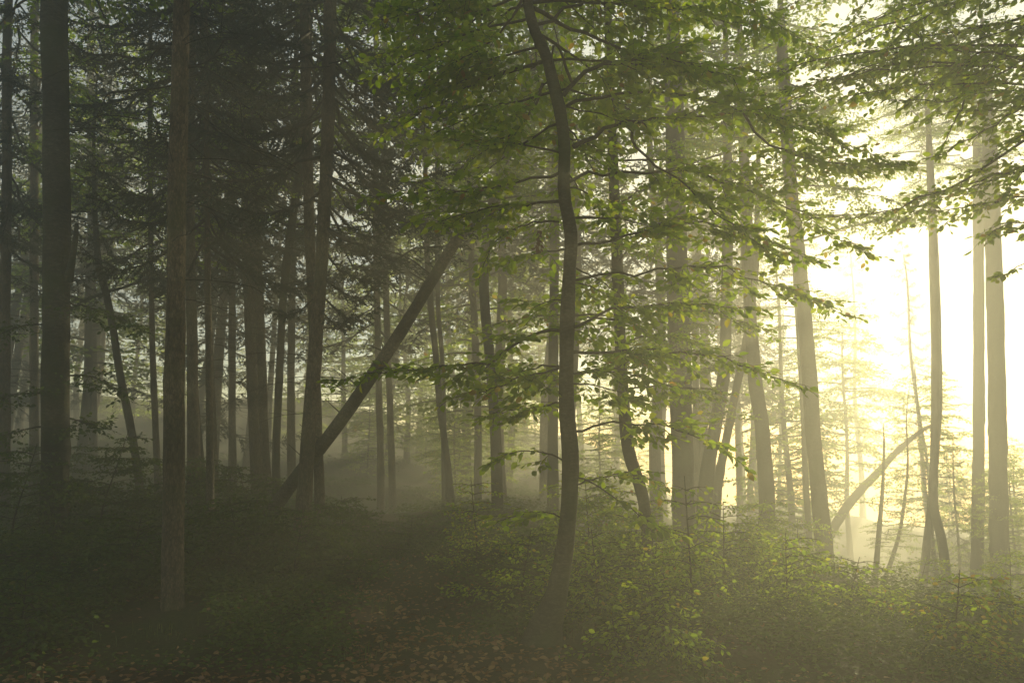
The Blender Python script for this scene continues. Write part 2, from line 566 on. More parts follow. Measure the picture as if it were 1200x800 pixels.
def make_beech_crown(seed, z0, z1, Lmax, count, size, step, gap, warm=0.02, twig=0.8):
    rng = np.random.default_rng(seed)
    w, lv = MB(), Leaves()
    for i in range(count):
        u = (i + rng.uniform(0, 1)) / count
        z = z0 + (z1 - z0) * u
        L = Lmax * math.sin(0.35 + 2.5 * (u ** 0.8)) * rng.uniform(0.6, 1.15) + 0.3
        az = i * 2.4 + rng.normal(0, 0.5)
        h = np.array([math.cos(az), math.sin(az), 0])
        rise = rng.uniform(0.0, 0.5) * (0.3 + u)
        pts = np.array([0, 0, z]) + np.stack([h * L * s + UP * L * (rise * s - 0.22 * s * s) for s in (0, .35, .7, 1)])
        spray(w, lv, pts, 0.012 + 0.012 * L, rng, twig=twig * min(1, L / 1.6), size=size, step=step, gap=gap, warm=warm, fine=False, n=8, start=0.2, r1=0.005)
    mb = MB()
    leaves_mesh(mb, *lv.arrays())
    return (w.mesh('limb', M['twig']), mb.mesh('foliage', M['beech_leaf']))


SPR = [make_spruce_crown(11 + i, z0, 17.0, Lm, 56, 0.085, 0.9, (2.0, z0 + 0.5, 26)) for i, (z0, Lm) in enumerate([(6.0, 2.6), (4.6, 2.3), (7.2, 2.9)])]
SPR_FAR = [make_spruce_crown(31 + i, z0, 17.5, Lm, 56, 0.17, 0.6, (1.5, z0 + 0.5, 18)) for i, (z0, Lm) in enumerate([(5.0, 2.8), (2.2, 2.5), (7.0, 2.6)])]
BEE = [make_beech_crown(51 + i, z0, 14.0, Lm, 46, 0.10, 0.065, 0.14) for i, (z0, Lm) in enumerate([(4.5, 3.0), (5.5, 2.7), (3.8, 2.8)])]
BEE_FAR = [make_beech_crown(71 + i, z0, z1, Lm, 54, 0.16, 0.095, 0.20, twig=1.1) for i, (z0, z1, Lm) in enumerate([(1.2, 12.0, 2.8), (3.0, 14.0, 3.2), (0.6, 8.0, 2.4)])]


def add_crown(root, kind, i, z=0.0, rot=0.0, sc=1.0, xy=(0, 0)):
    parts = {'spruce': SPR, 'spruce_far': SPR_FAR, 'beech': BEE, 'beech_far': BEE_FAR}[kind][i]
    names = ('bough', 'needles', 'dead_branch') if 'spruce' in kind else ('limb', 'foliage')
    for nm, me in zip(names, parts):
        if me is None:
            continue
        o = link(nm, me, root)
        o.location = (xy[0], xy[1], z)
        o.rotation_euler = (0, 0, rot)
        o.scale = (sc, sc, sc)
        if True:
            o['kind'] = 'stuff'


def trunk_from_pixels(pts, Y, top=None, flare=1.35, sides=14, dY=0.0, rough=0.025, seed=0):
    """pts: (px, py, width px) from the foot upward at depth Y; top = height the stem grows on to, above the frame"""
    rng = np.random.default_rng(seed)
    n = len(pts)
    w = []
    for i, (px, py, wd) in enumerate(pts):
        y = Y + dY * i / max(1, n - 1)
        a = P(px, py, y)
        w.append([*a, wd / F * y * 0.46 * math.cos(math.atan((px - 600) / F))])
    w = np.array(w)
    if top is not None and w[-1, 2] < top:
        d = nrm(w[-1, :3] - w[-2, :3]) if n > 1 else UP
        d = nrm(d + UP)
        e = w[-1].copy()
        zz = np.linspace(e[2], top, 5)[1:]
        k = (zz - e[2]) / (top - e[2])
        ext = np.stack([e[0] + d[0] / d[2] * (zz - e[2]) * (1 - 0.6 * k), e[1] + d[1] / d[2] * (zz - e[2]) * (1 - .6 * k), zz, e[3] * (1 - 0.8 * k)], 1)
        w = np.vstack([w, ext])
    f = w[0].copy()                                         # into the soil
    g = gz(f[0], f[1])
    w[0, 3] *= 1.12
    f[2] = min(f[2], g) - 0.25
    f[3] = w[0, 3] * flare
    w = np.vstack([f, w])
    L = np.linalg.norm(np.diff(w[:, :3], axis=0), axis=1).sum()
    k = int(np.clip(L / 0.13, 8, 110))
    s = smoothpts(w, k)
    return s[:, :3], np.maximum(s[:, 3], 0.008), rng


def make_tree(name, label, cat, pts, Y, mat, top=None, crown=None, group=None, dY=0.0, seed=0, flare=1.35, rough=0.025, crown_kw={}, sides=14):
    s, r, rng = trunk_from_pixels(pts, Y, top, flare, dY=dY, seed=seed)
    base = np.array([s[0][0], s[0][1], gz(s[0][0], s[0][1])])
    root = thing(name, label, cat, base, group)
    mb = MB()
    # a slightly fluted, uneven stem with spreading root flare
    n = len(s)
    ang = np.linspace(0, 2 * math.pi, sides, endpoint=False)
    tan = nrm(np.gradient(s, axis=0))
    a = nrm(np.cross(tan, np.array([0.1, 1.0, 0.0])))
    b = np.cross(tan, a)
    z = s[:, 2] - base[2]
    ph = rng.uniform(0, 6.28, 4)
    flute = (0.05 + 0.22 * np.exp(-np.clip(z, 0, None) / 0.22))[:, None] * np.cos(ang * rng.integers(4, 6) + ph[0] + 0.15 * z[:, None])
    lump = rough * (np.sin(2.3 * z[:, None] + 2 * ang + ph[1]) + np.sin(4.1 * z[:, None] + ang + ph[2])) + rng.normal(0, rough * 0.5, (n, sides))
    knot = 0
    for _ in range(rng.integers(8, 16)):                     # knots and old branch scars
        da = (ang[None] - rng.uniform(0, 6.28) + math.pi) % (2 * math.pi) - math.pi
        knot = knot + rng.uniform(.06, .2) * np.exp(-((z[:, None] - rng.uniform(.3, 7.5)) / .11) ** 2 - (da / .45) ** 2)
    R = r[:, None] * (1 + flute * 0.55 + lump + knot)
    v = s[:, None] + R[..., None] * (np.cos(ang)[None, :, None] * a[:, None] + np.sin(ang)[None, :, None] * b[:, None])
    idx = np.arange(n * sides).reshape(n, sides)
    q = np.stack([idx[:-1], np.roll(idx[:-1], -1, 1), np.roll(idx[1:], -1, 1), idx[1:]], -1).reshape(-1, 4)
    vv = np.vstack([v.reshape(-1, 3), s[-1] + tan[-1] * r[-1] * 0.4])
    e = idx[-1]
    mb.add(vv, q, np.stack([e, np.roll(e, -1), np.full(sides, len(vv) - 1)], -1))
    mb.build('trunk', mat, root, base)
    if crown:
        kind, i, zc = crown[:3]
        j = int(np.argmin(np.abs(s[:, 2] - base[2] - zc)))
        add_crown(root, kind, i, crown_kw.get('z', 0.0), rot=seed * 1.7, sc=crown_kw.get('sc', 1.0), xy=(s[j, 0] - base[0], s[j, 1] - base[1]))
    return root, base, s, r


def px_limb(pts, Y0, Y1, extra=None):
    n = len(pts)
    return np.array([P(px, py, Y0 + (Y1 - Y0) * i / (n - 1)) for i, (px, py) in enumerate(pts)])


def leaf_parts(root, base, arr, count, warm_meshes):
    """the leaves that show largest become objects of their own"""
    p, d, n, s, c = arr
    v = p - EYE
    dep = v[:, 1] * CP + v[:, 2] * SP
    sx = 600 + F * v[:, 0] / np.maximum(dep, .1)
    sy = 400 - F * (-v[:, 1] * SP + v[:, 2] * CP) / np.maximum(dep, .1)
    facing = np.abs(np.sum(n * nrm(v), 1))
    score = s / dep * (0.35 + facing)
    score[(sx < 5) | (sx > 1195) | (sy < 5) | (sy > 795) | (dep < 1)] = -1
    order = np.argsort(-score)[:count]
    keep = np.ones(len(p), bool)
    for i in order:
        if score[i] <= 0:
            continue
        keep[i] = False
        side = np.cross(d[i], n[i])
        k = int(np.clip(c[i] * 5, 0, 4.99))
        o = link('leaf', warm_meshes[k], root)
        mt = Matrix(((side[0], d[i][0], n[i][0]), (side[1], d[i][1], n[i][1]), (side[2], d[i][2], n[i][2]))) * s[i]
        o.matrix_basis = Matrix.Translation(Vector(p[i] - base)) @ mt.to_4x4()
    return tuple(a[keep] for a in arr)


LEAF_MESH = []
for i in range(5):
    lb = MB()
    lb.add(LEAF_V, LEAF_Q, None, [0.12, 0.32, 0.5, 0.72, 0.95][i])
    LEAF_MESH.append(lb.mesh('leaf', M['beech_leaf']))

# ------------------------------------------------------------------ the young beech in the middle
TR = [(636, 748, 40), (651, 700, 27), (661, 650, 22), (667, 590, 21), (668, 530, 22), (664, 480, 20), (664, 420, 18), (665, 370, 19), (667, 320, 16), (669, 275, 17),
      (661, 225, 16), (662, 180, 16), (658, 140, 16), (648, 98, 16), (640, 65, 15), (626, 35, 14), (619, 5, 13), (613, -40, 12), (606, -110, 11), (612, -200, 9), (606, -300, 7), (610, -420, 5)]
YB = 6.7
beech, bb, bs_, br = make_tree('young_beech_tree', 'dark curving young beech in the centre with bright layered green sprays', 'tree', TR, YB, M['beech_bark'], seed=3, rough=0.03, flare=1.5)
rng = np.random.default_rng(21)
lv = Leaves()


def beech_branch(root, base, lv, pts, r0, rng, mat=None, **kw):
    w = MB()
    spray(w, lv, pts, r0, rng, **kw)
    tag(w.build('branch', mat or M['twig'], root, base), kind='stuff')


# limbs traced from the photograph: pixels, depth at the stem and at the tip, radius, side twig length
LIMBS = [
    ([(660, 112), (670, 96), (694, 81), (720, 76), (766, 67), (810, 76), (860, 92)], 6.7, 6.2, .022, .55, .35),
    ([(672, 172), (690, 162), (714, 148), (760, 141), (800, 138), (871, 132), (905, 126)], 6.7, 6.9, .022, .45, .3),
    ([(871, 132), (890, 160), (930, 182), (970, 190), (1020, 193), (1066, 191)], 6.9, 7.1, .013, .45, .15),
    ([(636, 98), (624, 131), (602, 155), (582, 167), (550, 190)], 6.7, 6.3, .013, .5, .2),
    ([(741, 145), (745, 172), (765, 192), (800, 213), (840, 250), (880, 280), (925, 305)], 6.8, 7.0, .014, .5, .3),
    ([(619, 7), (663, 30), (704, 47), (765, 71), (840, 75), (900, 90)], 6.7, 7.3, .02, .5, .3),
    ([(612, 0), (585, 40), (540, 70), (490, 85)], 6.7, 6.4, .014, .55, .2),
    ([(610, -60), (560, -20), (500, 10), (440, 25)], 6.7, 7.0, .016, .6, .2),
    ([(640, 70), (600, 85), (545, 95), (500, 110)], 6.7, 7.2, .012, .55, .15),
    ([(660, 200), (620, 210), (570, 222), (500, 226), (425, 232)], 6.7, 6.3, .014, .42, .2),
    ([(662, 235), (620, 240), (560, 246), (500, 250), (480, 262)], 6.7, 7.1, .012, .42, .15),
    ([(655, 260), (620, 262), (580, 285), (560, 330)], 6.7, 6.5, .009, .35, .25),
    ([(664, 388), (645, 386), (610, 402), (575, 422), (530, 430), (470, 434), (420, 440), (378, 446)], 6.7, 6.3, .015, .42, .15),
    ([(664, 430), (620, 440), (575, 455), (525, 466)], 6.7, 6.1, .011, .42, .1),
    ([(668, 385), (690, 372), (716, 363), (770, 357), (830, 358), (890, 366)], 6.7, 6.4, .014, .40, .2),
    ([(668, 412), (720, 412), (780, 412), (850, 420), (900, 440), (945, 456)], 6.7, 6.6, .014, .42, .12),
    ([(666, 440), (700, 435), (745, 440), (790, 455)], 6.7, 6.2, .009, .4, .1),
    ([(672, 505), (690, 500), (740, 495), (800, 505), (850, 530), (875, 548)], 6.7, 6.5, .011, .4, .25),
    ([(668, 470), (640, 475), (600, 480), (555, 492)], 6.7, 7.3, .009, .42, .15),
    ([(668, 545), (640, 530), (605, 530), (570, 545)], 6.7, 6.3, .008, .3, .2),
    ([(670, 558), (695, 566), (730, 590), (770, 615), (800, 628)], 6.7, 6.4, .008, .32, .25),
    ([(668, 570), (700, 560), (740, 555), (780, 570)], 6.7, 7.4, .008, .35, .2),
    ([(664, 610), (640, 600), (600, 605), (575, 615)], 6.7, 7.0, .007, .3, .2),
    ([(668, 290), (700, 285), (760, 268), (830, 265), (900, 280), (960, 310)], 6.7, 7.2, .014, .5, .2),
    ([(668, 330), (720, 322), (800, 312), (870, 320), (950, 350), (995, 372)], 6.7, 7.4, .013, .5, .3),
    ([(664, 215), (720, 205), (800, 200), (880, 225), (960, 262), (1020, 300)], 6.7, 7.6, .014, .55, .25),
    ([(655, 130), (720, 110), (800, 110), (900, 140), (980, 165), (1060, 190)], 6.7, 8.0, .016, .6, .3),
    ([(625, 30), (700, -10), (800, -20), (900, 20), (960, 60)], 6.7, 7.6, .016, .6, .3),
    ([(612, -60), (690, -70), (790, -40), (870, 10)], 6.7, 6.2, .015, .6, .2),
]
for pts, y0, y1, r0, tw, st in LIMBS:
    beech_branch(beech, bb, lv, px_limb(pts, y0, max(y1, 6.55)), r0 * 1.05, rng, twig=tw, start=st, size=0.078, step=0.038, gap=0.054, n=18)
# a small twisted fork close to the stem
w = MB()
tube(w, smoothpts(px_limb([(670, 96), (664, 82), (657, 60), (649, 53), (646, 76)], 6.66, 6.6), 14), np.linspace(.014, .007, 14), 6)
w.build('branch', M['twig'], beech, bb)
# limbs filling the crown around the stem, toward and away from the viewer
for i in range(60):
    u = i / 60
    t = np.interp(u, [0, .2, 1], [0.27, 0.48, 0.97])
    k_ = int(t * (len(bs_) - 1))
    b0 = bs_[k_]
    az = i * 2.4 + rng.normal(0, 0.4)
    if math.sin(az) < -0.3:
        az = -az
    L = rng.uniform(1.0, 2.1) * np.interp(u, [0, .2, .4, .8, 1], [0.4, .5, 1, 1, .6])
    h = np.array([math.cos(az) * 1.25, math.sin(az) * 0.8 + 0.25, 0])
    rise = rng.uniform(-0.05, 0.45)
    pts = np.stack([b0 + h * L * s + UP * L * (rise * s - 0.25 * s * s) for s in (0, .35, .7, 1)])
    beech_branch(beech, bb, lv, pts, 0.006 + 0.006 * L, rng, twig=.55, start=0.22, size=0.082, step=0.045, gap=0.075, n=10)
arr = leaf_parts(beech, bb, lv.arrays(), 300, LEAF_MESH)
mb = MB()
leaves_mesh(mb, *arr)
tag(mb.build('foliage', M['beech_leaf'], beech, bb), kind='stuff')
print('centre beech leaves', len(arr[0]))
# a curled dead cluster hanging from the spray left of the stem
mb, lv2 = MB(), Leaves()
c0 = P(631, 268, 6.55)
k = 26
lv2.add(c0 + np.stack([rng.normal(0, .010, k), rng.normal(0, .010, k), -rng.uniform(0, .17, k)], 1), rng.normal(0, .5, (k, 3)) - UP, rng.normal(0, 1, (k, 3)), rng.uniform(.03, .055, k), np.full(k, .1))
leaves_mesh(mb, *lv2.arrays())
mb.build('withered_leaf_cluster', M['dead_leaf'], beech, bb)

# ------------------------------------------------------------------ the beech that reaches in from the right edge
YR = 7.6
TRR = [(1330, 800, 44), (1322, 640, 40), (1315, 480, 38), (1312, 300, 36), (1318, 120, 32), (1312, -60, 26), (1318, -260, 18)]
rb, rbb, rs_, rr = make_tree('beech_tree', 'beech rooted past the right edge, long bare-armed branches sweeping in at upper right', 'tree', TRR, YR, M['beech_bark'], seed=5, top=7.5)
rng = np.random.default_rng(33)
lv = Leaves()
RL = [
    ([(1312, 110), (1250, 140), (1200, 165), (1137, 202), (1087, 230), (1016, 253), (950, 256)], 7.6, 7.0, .018, .42, .45),
    ([(1314, 60), (1260, 92), (1200, 125), (1150, 156), (1100, 184), (1085, 186)], 7.6, 7.3, .015, .4, .5),
    ([(1314, 10), (1260, 35), (1200, 72), (1142, 109), (1100, 116), (1052, 118), (1015, 110)], 7.6, 7.1, .016, .4, .5),
    ([(1314, -30), (1250, 0), (1200, 40), (1170, 66), (1140, 88), (1085, 103)], 7.6, 7.5, .012, .4, .45),
    ([(1316, -80), (1240, -60), (1160, -20), (1080, 20), (1010, 50)], 7.6, 7.4, .017, .6, .2),
    ([(1316, -120), (1220, -110), (1120, -60), (1040, -10), (1000, 20)], 7.6, 8.2, .017, .65, .2),
    ([(1314, 150), (1260, 170), (1200, 200), (1183, 227), (1181, 237)], 7.6, 7.2, .010, .35, .3),
    ([(1312, 230), (1260, 225), (1190, 232), (1120, 245), (1060, 250)], 7.6, 8.0, .013, .5, .3),
    ([(1312, 255), (1260, 290), (1200, 308), (1180, 322), (1158, 325)], 7.6, 7.0, .008, .12, .75),
    ([(1312, 190), (1240, 200), (1160, 205), (1090, 240), (1040, 275)], 7.6, 8.3, .013, .5, .3),
    ([(1314, 90), (1260, 110), (1210, 150), (1160, 190)], 7.6, 6.9, .010, .4, .3),
    ([(1312, 280), (1250, 262), (1190, 262), (1150, 275)], 7.6, 6.7, .009, .45, .3),
    ([(1050, 30), (1080, 45), (1075, 80), (1065, 110)], 7.6, 7.4, .006, .3, .2),
    ([(1129, 97), (1131, 115), (1120, 140), (1108, 165), (1100, 183)], 7.3, 7.25, .008, .15, .6),
]
for pts, y0, y1, r0, tw, st in RL:
    beech_branch(rb, rbb, lv, px_limb(pts, y0, y1), r0 * 1.3, rng, twig=tw, start=st, size=0.074, step=0.05, gap=0.08, n=18)
for i in range(30):
    z = 4.2 + 2.9 * i / 30
    b0 = rs_[int(np.argmin(np.abs(rs_[:, 2] - z)))]
    az = math.pi + rng.normal(0, .5)
    L = rng.uniform(1.6, 3.6)
    h = np.array([math.cos(az), math.sin(az), 0])
    rise = rng.uniform(-.05, .3)
    pts = np.stack([b0 + h * L * q + UP * L * (rise * q - .24 * q * q) for q in (0, .35, .7, 1)])
    beech_branch(rb, rbb, lv, pts, .005 + .005 * L, rng, twig=.55, start=.3, size=.074, step=.05, gap=.085, n=12)
arr = leaf_parts(rb, rbb, lv.arrays(), 300, LEAF_MESH)
mb = MB()
leaves_mesh(mb, *arr)
tag(mb.build('foliage', M['beech_leaf'], rb, rbb), kind='stuff')

# ------------------------------------------------------------------ beeches whose leafy limbs fill the top behind the centre tree
rng = np.random.default_rng(44)


def leafy_tree(label, TRK, Y, seed, sprays, size=0.066, mat='beech_bark', name='beech_tree', top=9.0, warm=0.02, gap=0.075, step=0.042):
    root, base, s, r = make_tree(name, label, 'tree', TRK, Y, M[mat], seed=seed, top=top)
    rg = np.random.default_rng(seed * 7 + 1)
    lv = Leaves()
    for (z, az, L, rise) in sprays(rg):
        w = MB()
        j = int(np.argmin(np.abs(s[:, 2] - z)))
        h = np.array([math.cos(az), math.sin(az), 0])
        pts = np.stack([s[j] + h * L * q + UP * L * (rise * q - 0.22 * q * q) for q in (0, .35, .7, 1)])
        spray(w, lv, pts, 0.006 + 0.007 * L, rg, twig=.6 * min(1, L / 1.2), size=size, step=step, gap=gap, start=.2, n=10, warm=warm)
        tag(w.build('branch', M['twig'], root, base), kind='stuff')
    mb = MB()
    leaves_mesh(mb, *lv.arrays())
    tag(mb.build('foliage', M['beech_leaf'], root, base), kind='stuff')
    return root


def rand_sprays(n, z0, z1, Lm, side=None, spread=1.0):
    def g(rg):
        for i in range(n):
            u = (i + rg.uniform(0, 1)) / n
            az = i * 2.4 + rg.normal(0, .4) if side is None else side + rg.normal(0, spread)
            yield z0 + (z1 - z0) * u, az, Lm * rg.uniform(.6, 1.15) * (1 - 0.45 * u), rg.uniform(-.05, .4)
    return g


leafy_tree('sturdy misty trunk bending back right into leaves, between log and central beech', [(583, 600, 15), (581, 520, 14), (576, 440, 14), (570, 380, 13), (567, 320, 13), (575, 250, 13), (590, 195, 14), (606, 140, 13), (622, 85, 13), (640, 20, 11)], 16.5, 61,
           rand_sprays(36, 6.2, 9.8, 2.4), top=10.5, size=.075)
leafy_tree('tall leaning trunk in the bright glow, nearest of those right of centre', [(976, 762, 29), (970, 690, 24), (963, 610, 22), (955, 530, 20), (947, 420, 20), (938, 320, 19), (926, 210, 18), (918, 80, 16)], 17.0, 134,
           lambda rg: list(rand_sprays(14, 6.5, 10.5, 2.2)(rg)) + list(rand_sprays(9, 5.4, 9.6, 3.4, side=.1, spread=.5)(rg)), top=11.5, size=.085, gap=.09)
leafy_tree('hazy beech with bright yellow-green crown just right of the central beech', [(759, 660, 15), (757, 605, 15), (750, 570, 15), (737, 530, 16), (731, 470, 15), (727, 400, 15), (724, 320, 15), (720, 230, 14), (716, 120, 12), (712, 0, 10)], 9.5, 62,
           rand_sprays(26, 2.0, 7.5, 1.7), top=8.5, warm=0.04)

# ------------------------------------------------------------------ traced trees
def spruce(label, pts, Y, seed, crown=0, top=17.0, kw={}, mat='spruce_bark', name='spruce_tree', kind='spruce', dY=0.0, **k2):
    return make_tree(name, label, 'tree', pts, Y, M[mat], top=top, crown=(kind, crown, 6.0), seed=seed, crown_kw=kw, dY=dY, **k2)


def beech_t(label, pts, Y, seed, crown=0, top=13.0, kw={}, mat='beech_bark', name='beech_tree', kind='beech', dY=0.0, **k2):
    return make_tree(name, label, 'tree', pts, Y, M[mat], top=top, crown=(kind, crown, 6.0), seed=seed, crown_kw=kw, dY=dY, **k2)


# left wood
t1, t1b, s1, r1_ = beech_t('thickest dark mossy trunk at far left with broken side stub', [(63, 660, 42), (64, 560, 38), (65, 420, 37), (66, 260, 37), (65, 120, 37), (63, 0, 37)], 11.0, 101, 1, mat='mossy_bark', kw={'z': 1.6})
w = MB()
tube(w, smoothpts(np.array([P(80, 330, 10.95), P(86, 295, 10.9), P(89, 275, 10.9), P(90, 262, 10.9)]), 8), np.linspace(.06, .025, 8), 8, rough=.06)
w.build('branch_stub', M['mossy_bark'], t1, t1b)
t2, t2b, s2, r2_ = spruce('straight scaly spruce trunk with sunlit right flank, second thick trunk from left', [(202, 722, 31), (203, 620, 29), (204, 500, 28), (206, 350, 26), (208, 200, 25), (212, 60, 24), (213, 0, 23)], 7.8, 102, 0, kw={'z': .6}, flare=1.25)
t3, t3b, s3, r3_ = spruce('dark spruce trunk that leaning log rests against, crossing in front of neighbour', [(352, 648, 23), (356, 590, 21), (360, 530, 19), (367, 440, 18), (374, 350, 17), (379, 270, 17), (383, 180, 17), (386, 90, 17), (387, 0, 17)], 11.5, 103, 1, kw={'z': -.2})
spruce('spruce trunk close behind the log-bearing trunk, its foot just to the right', [(375, 642, 14), (374, 560, 13), (370, 450, 13), (366, 350, 13), (362, 250, 14), (359, 120, 14), (357, 0, 14)], 12.6, 104, 2)
spruce('left stem of the close pair of brown spruces at centre left', [(303, 600, 16), (299, 530, 14), (295, 430, 14), (289, 260, 13), (289, 100, 12), (290, 0, 12)], 16.0, 105, 0)
spruce('right stem of the close pair of brown spruces at centre left', [(313, 600, 17), (309, 530, 15), (306, 430, 14), (300, 260, 13), (297, 100, 12), (296, 0, 12)], 16.4, 106, 1)
beech_t('slender bowed trunk left of the log-bearing spruces', [(324, 585, 12), (324, 520, 10), (328, 430, 10), (332, 350, 10), (341, 270, 11), (350, 210, 11), (357, 140, 10), (362, 40, 9)], 15.5, 107, 2, kw={'z': 1.5})
spruce('faint thin trunk behind the slender bowed trunk', [(342, 590, 11), (341, 450, 10), (343, 300, 9), (346, 120, 8)], 20.0, 108, 2, kind='spruce_far')
spruce('brown spruce trunk half hidden behind the sunlit spruce', [(229, 606, 19), (227, 530, 17), (225, 400, 14), (223, 260, 12), (224, 100, 12), (225, 0, 12)], 13.5, 109, 2)
beech_t('short curved trunk just right of the half hidden brown spruce', [(243, 604, 10), (238, 560, 9), (232, 500, 8), (228, 440, 7), (222, 360, 6)], 14.2, 110, 2, top=7.0, kw={'z': 2.2, 'sc': .55})
spruce('mossy narrow trunk standing alone right of the sunlit spruce', [(251, 606, 13), (250, 530, 11), (246, 430, 10), (242, 300, 9), (241, 200, 8), (240, 60, 8)], 15.0, 111, 1)
spruce('faint trunk midway between the narrow trunk and the brown pair', [(273, 596, 12), (272, 500, 10), (272, 380, 10), (272, 240, 9), (273, 60, 8)], 20.0, 112, 0, kind='spruce_far')
spruce('thin spruce pole with whorls of dead twigs left of the sunlit spruce', [(186, 596, 10), (183, 520, 9), (179, 420, 8), (177, 320, 7), (176, 200, 7), (176, 60, 6)], 17.0, 113, 1)
beech_t('leaning bent trunk in the blue mist at left', [(167, 604, 12), (160, 540, 11), (149, 480, 11), (141, 440, 10), (133, 390, 10), (126, 350, 10), (116, 312, 9)], 16.5, 114, 2, top=9.0, kw={'z': 2.4, 'sc': .8})
spruce('pale wide trunk dissolving in blue mist right of the mossy trunk', [(108, 590, 14), (108, 480, 12), (108, 360, 11), (107, 240, 11), (106, 60, 10)], 27.0, 115, 0, kind='spruce_far')
spruce('grey trunk in the gloom left of the thick mossy trunk', [(40, 610, 14), (40, 500, 13), (40, 380, 12), (40, 240, 12), (40, 60, 11)], 19.0, 116, 2, kind='spruce_far')
spruce('dim trunk at the extreme left edge of the wood', [(4, 620, 18), (5, 500, 16), (6, 350, 15), (8, 200, 14), (8, 60, 13)], 15.0, 117, 1)

# centre mist
spruce('left of two faint stems rising from the misty track', [(446, 628, 10), (446, 540, 9), (444, 460, 8), (442, 360, 8), (440, 240, 7), (440, 60, 6)], 22.0, 120, 0, kind='spruce_far')
spruce('right of two faint stems rising from the misty track', [(461, 628, 10), (459, 540, 9), (456, 450, 8), (452, 330, 8), (450, 200, 7), (450, 60, 6)], 23.0, 121, 2, kind='spruce_far')
beech_t('thin swaying stem in mist right of the leaning log', [(529, 600, 10), (524, 540, 9), (516, 480, 8), (511, 420, 8), (504, 350, 8), (500, 280, 7)], 19.0, 122, 1, kw={'z': 2.5})
beech_t('thinner twin stem crossing the swaying one right of the log', [(521, 600, 7), (520, 500, 7), (518, 420, 6), (513, 350, 6), (512, 250, 6)], 21.0, 123, 2, kw={'z': 3.0})
beech_t('faint slim trunk left of the sturdy misty trunk', [(560, 600, 10), (560, 480, 9), (557, 400, 9), (553, 320, 8)], 24.0, 125, 0, kind='beech_far', kw={'z': 1.0})
beech_t('pale trunk seen close along the left side of the central beech', [(648, 610, 13), (648, 480, 13), (649, 380, 12), (650, 270, 12), (652, 160, 11)], 19.0, 126, 1, kw={'z': 2.5})

# right glow
leafy_tree('broad hazy trunk in the gap right of the central beech', [(803, 675, 32), (801, 600, 29), (799, 520, 28), (797, 440, 28), (795, 365, 28), (792, 240, 26), (790, 100, 24)], 16.0, 130,
           lambda rg: list(rand_sprays(17, 2.0, 4.6, 1.6)(rg)) + list(rand_sprays(12, 6.0, 11.0, 2.4)(rg)), top=12, size=.075)
beech_t('hazy trunk just right of the broad one, bending to the right as it climbs', [(824, 662, 18), (824, 610, 19), (828, 560, 19), (838, 500, 17), (848, 440, 16), (851, 370, 15), (853, 250, 14)], 19.0, 131, 2, kw={'z': 4.5})
beech_t('leaning fork that crosses the right-bending hazy trunk', [(838, 655, 12), (840, 580, 12), (850, 520, 11), (862, 460, 10), (874, 400, 10), (884, 330, 9)], 21.0, 132, 0, kw={'z': 4.5})
beech_t('slender grey trunk in the glow with a slight leftward bow', [(902, 702, 25), (900, 640, 22), (898, 570, 20), (893, 500, 19), (886, 450, 18), (880, 380, 17), (874, 240, 16)], 19.0, 133, 0, kw={'z': 10.5, 'sc': .6})
beech_t('very thin pole beside the tall leaning trunk in the glow', [(953, 722, 9), (949, 640, 8), (944, 560, 8), (941, 480, 7), (936, 400, 6), (930, 300, 5)], 22.0, 135, 2, top=8, kw={'z': 4.5, 'sc': .5})
beech_t('arching hazy stem that bows right beyond the tall leaning trunk', [(954, 678, 12), (966, 640, 12), (984, 606, 12), (1006, 577, 11), (1030, 552, 10), (1050, 530, 8), (1075, 508, 6), (1098, 495, 4)], 29.0, 136, 2, top=None, kw={'z': 3.2, 'sc': .35})
v1 = beech_t('slim two-stemmed sapling tree forming a narrow V in the glow', [(1015, 788, 13), (1020, 725, 11), (1026, 670, 8), (1031, 612, 6), (1035, 560, 4), (1036, 520, 3)], 22.0, 137, 2, top=2.0, kw={'z': 1.3, 'sc': .26})
w = MB()
q = px_limb([(1021, 722), (1032, 692), (1045, 655), (1054, 625), (1060, 585), (1064, 540), (1062, 490), (1066, 450)], 22.0, 22.6)
tube(w, smoothpts(q, 16), np.linspace(.07, .004, 16), 10, rough=.02)
w.build('trunk', M['beech_bark'], v1[0], v1[1])
beech_t('kinked dark stem standing in the glow at right', [(1100, 768, 13), (1104, 715, 13), (1108, 670, 13), (1103, 630, 13), (1094, 590, 12), (1095, 520, 11), (1096, 430, 11), (1094, 330, 11), (1090, 200, 10)], 23.0, 138, 1, kw={'z': 10.5, 'sc': .6})
beech_t('faint leaning stem left of the kinked one at right', [(1076, 762, 15), (1080, 700, 13), (1086, 640, 11), (1092, 580, 10), (1100, 480, 9)], 26.5, 139, 0, kw={'z': 10.5, 'sc': .6}, top=11)
beech_t('faint trunk standing close left of the wide trunk near the right edge', [(1143, 790, 20), (1144, 700, 18), (1146, 600, 17), (1147, 480, 16), (1147, 350, 15), (1146, 200, 14)], 25.5, 140, 1, kw={'z': 10.5, 'sc': .6})
beech_t('wide hazy trunk near the right edge', [(1180, 812, 34), (1175, 740, 28), (1172, 660, 26), (1170, 560, 25), (1168, 440, 24), (1165, 320, 23), (1160, 180, 21)], 22.0, 141, 2, kw={'z': 10.5, 'sc': .6})

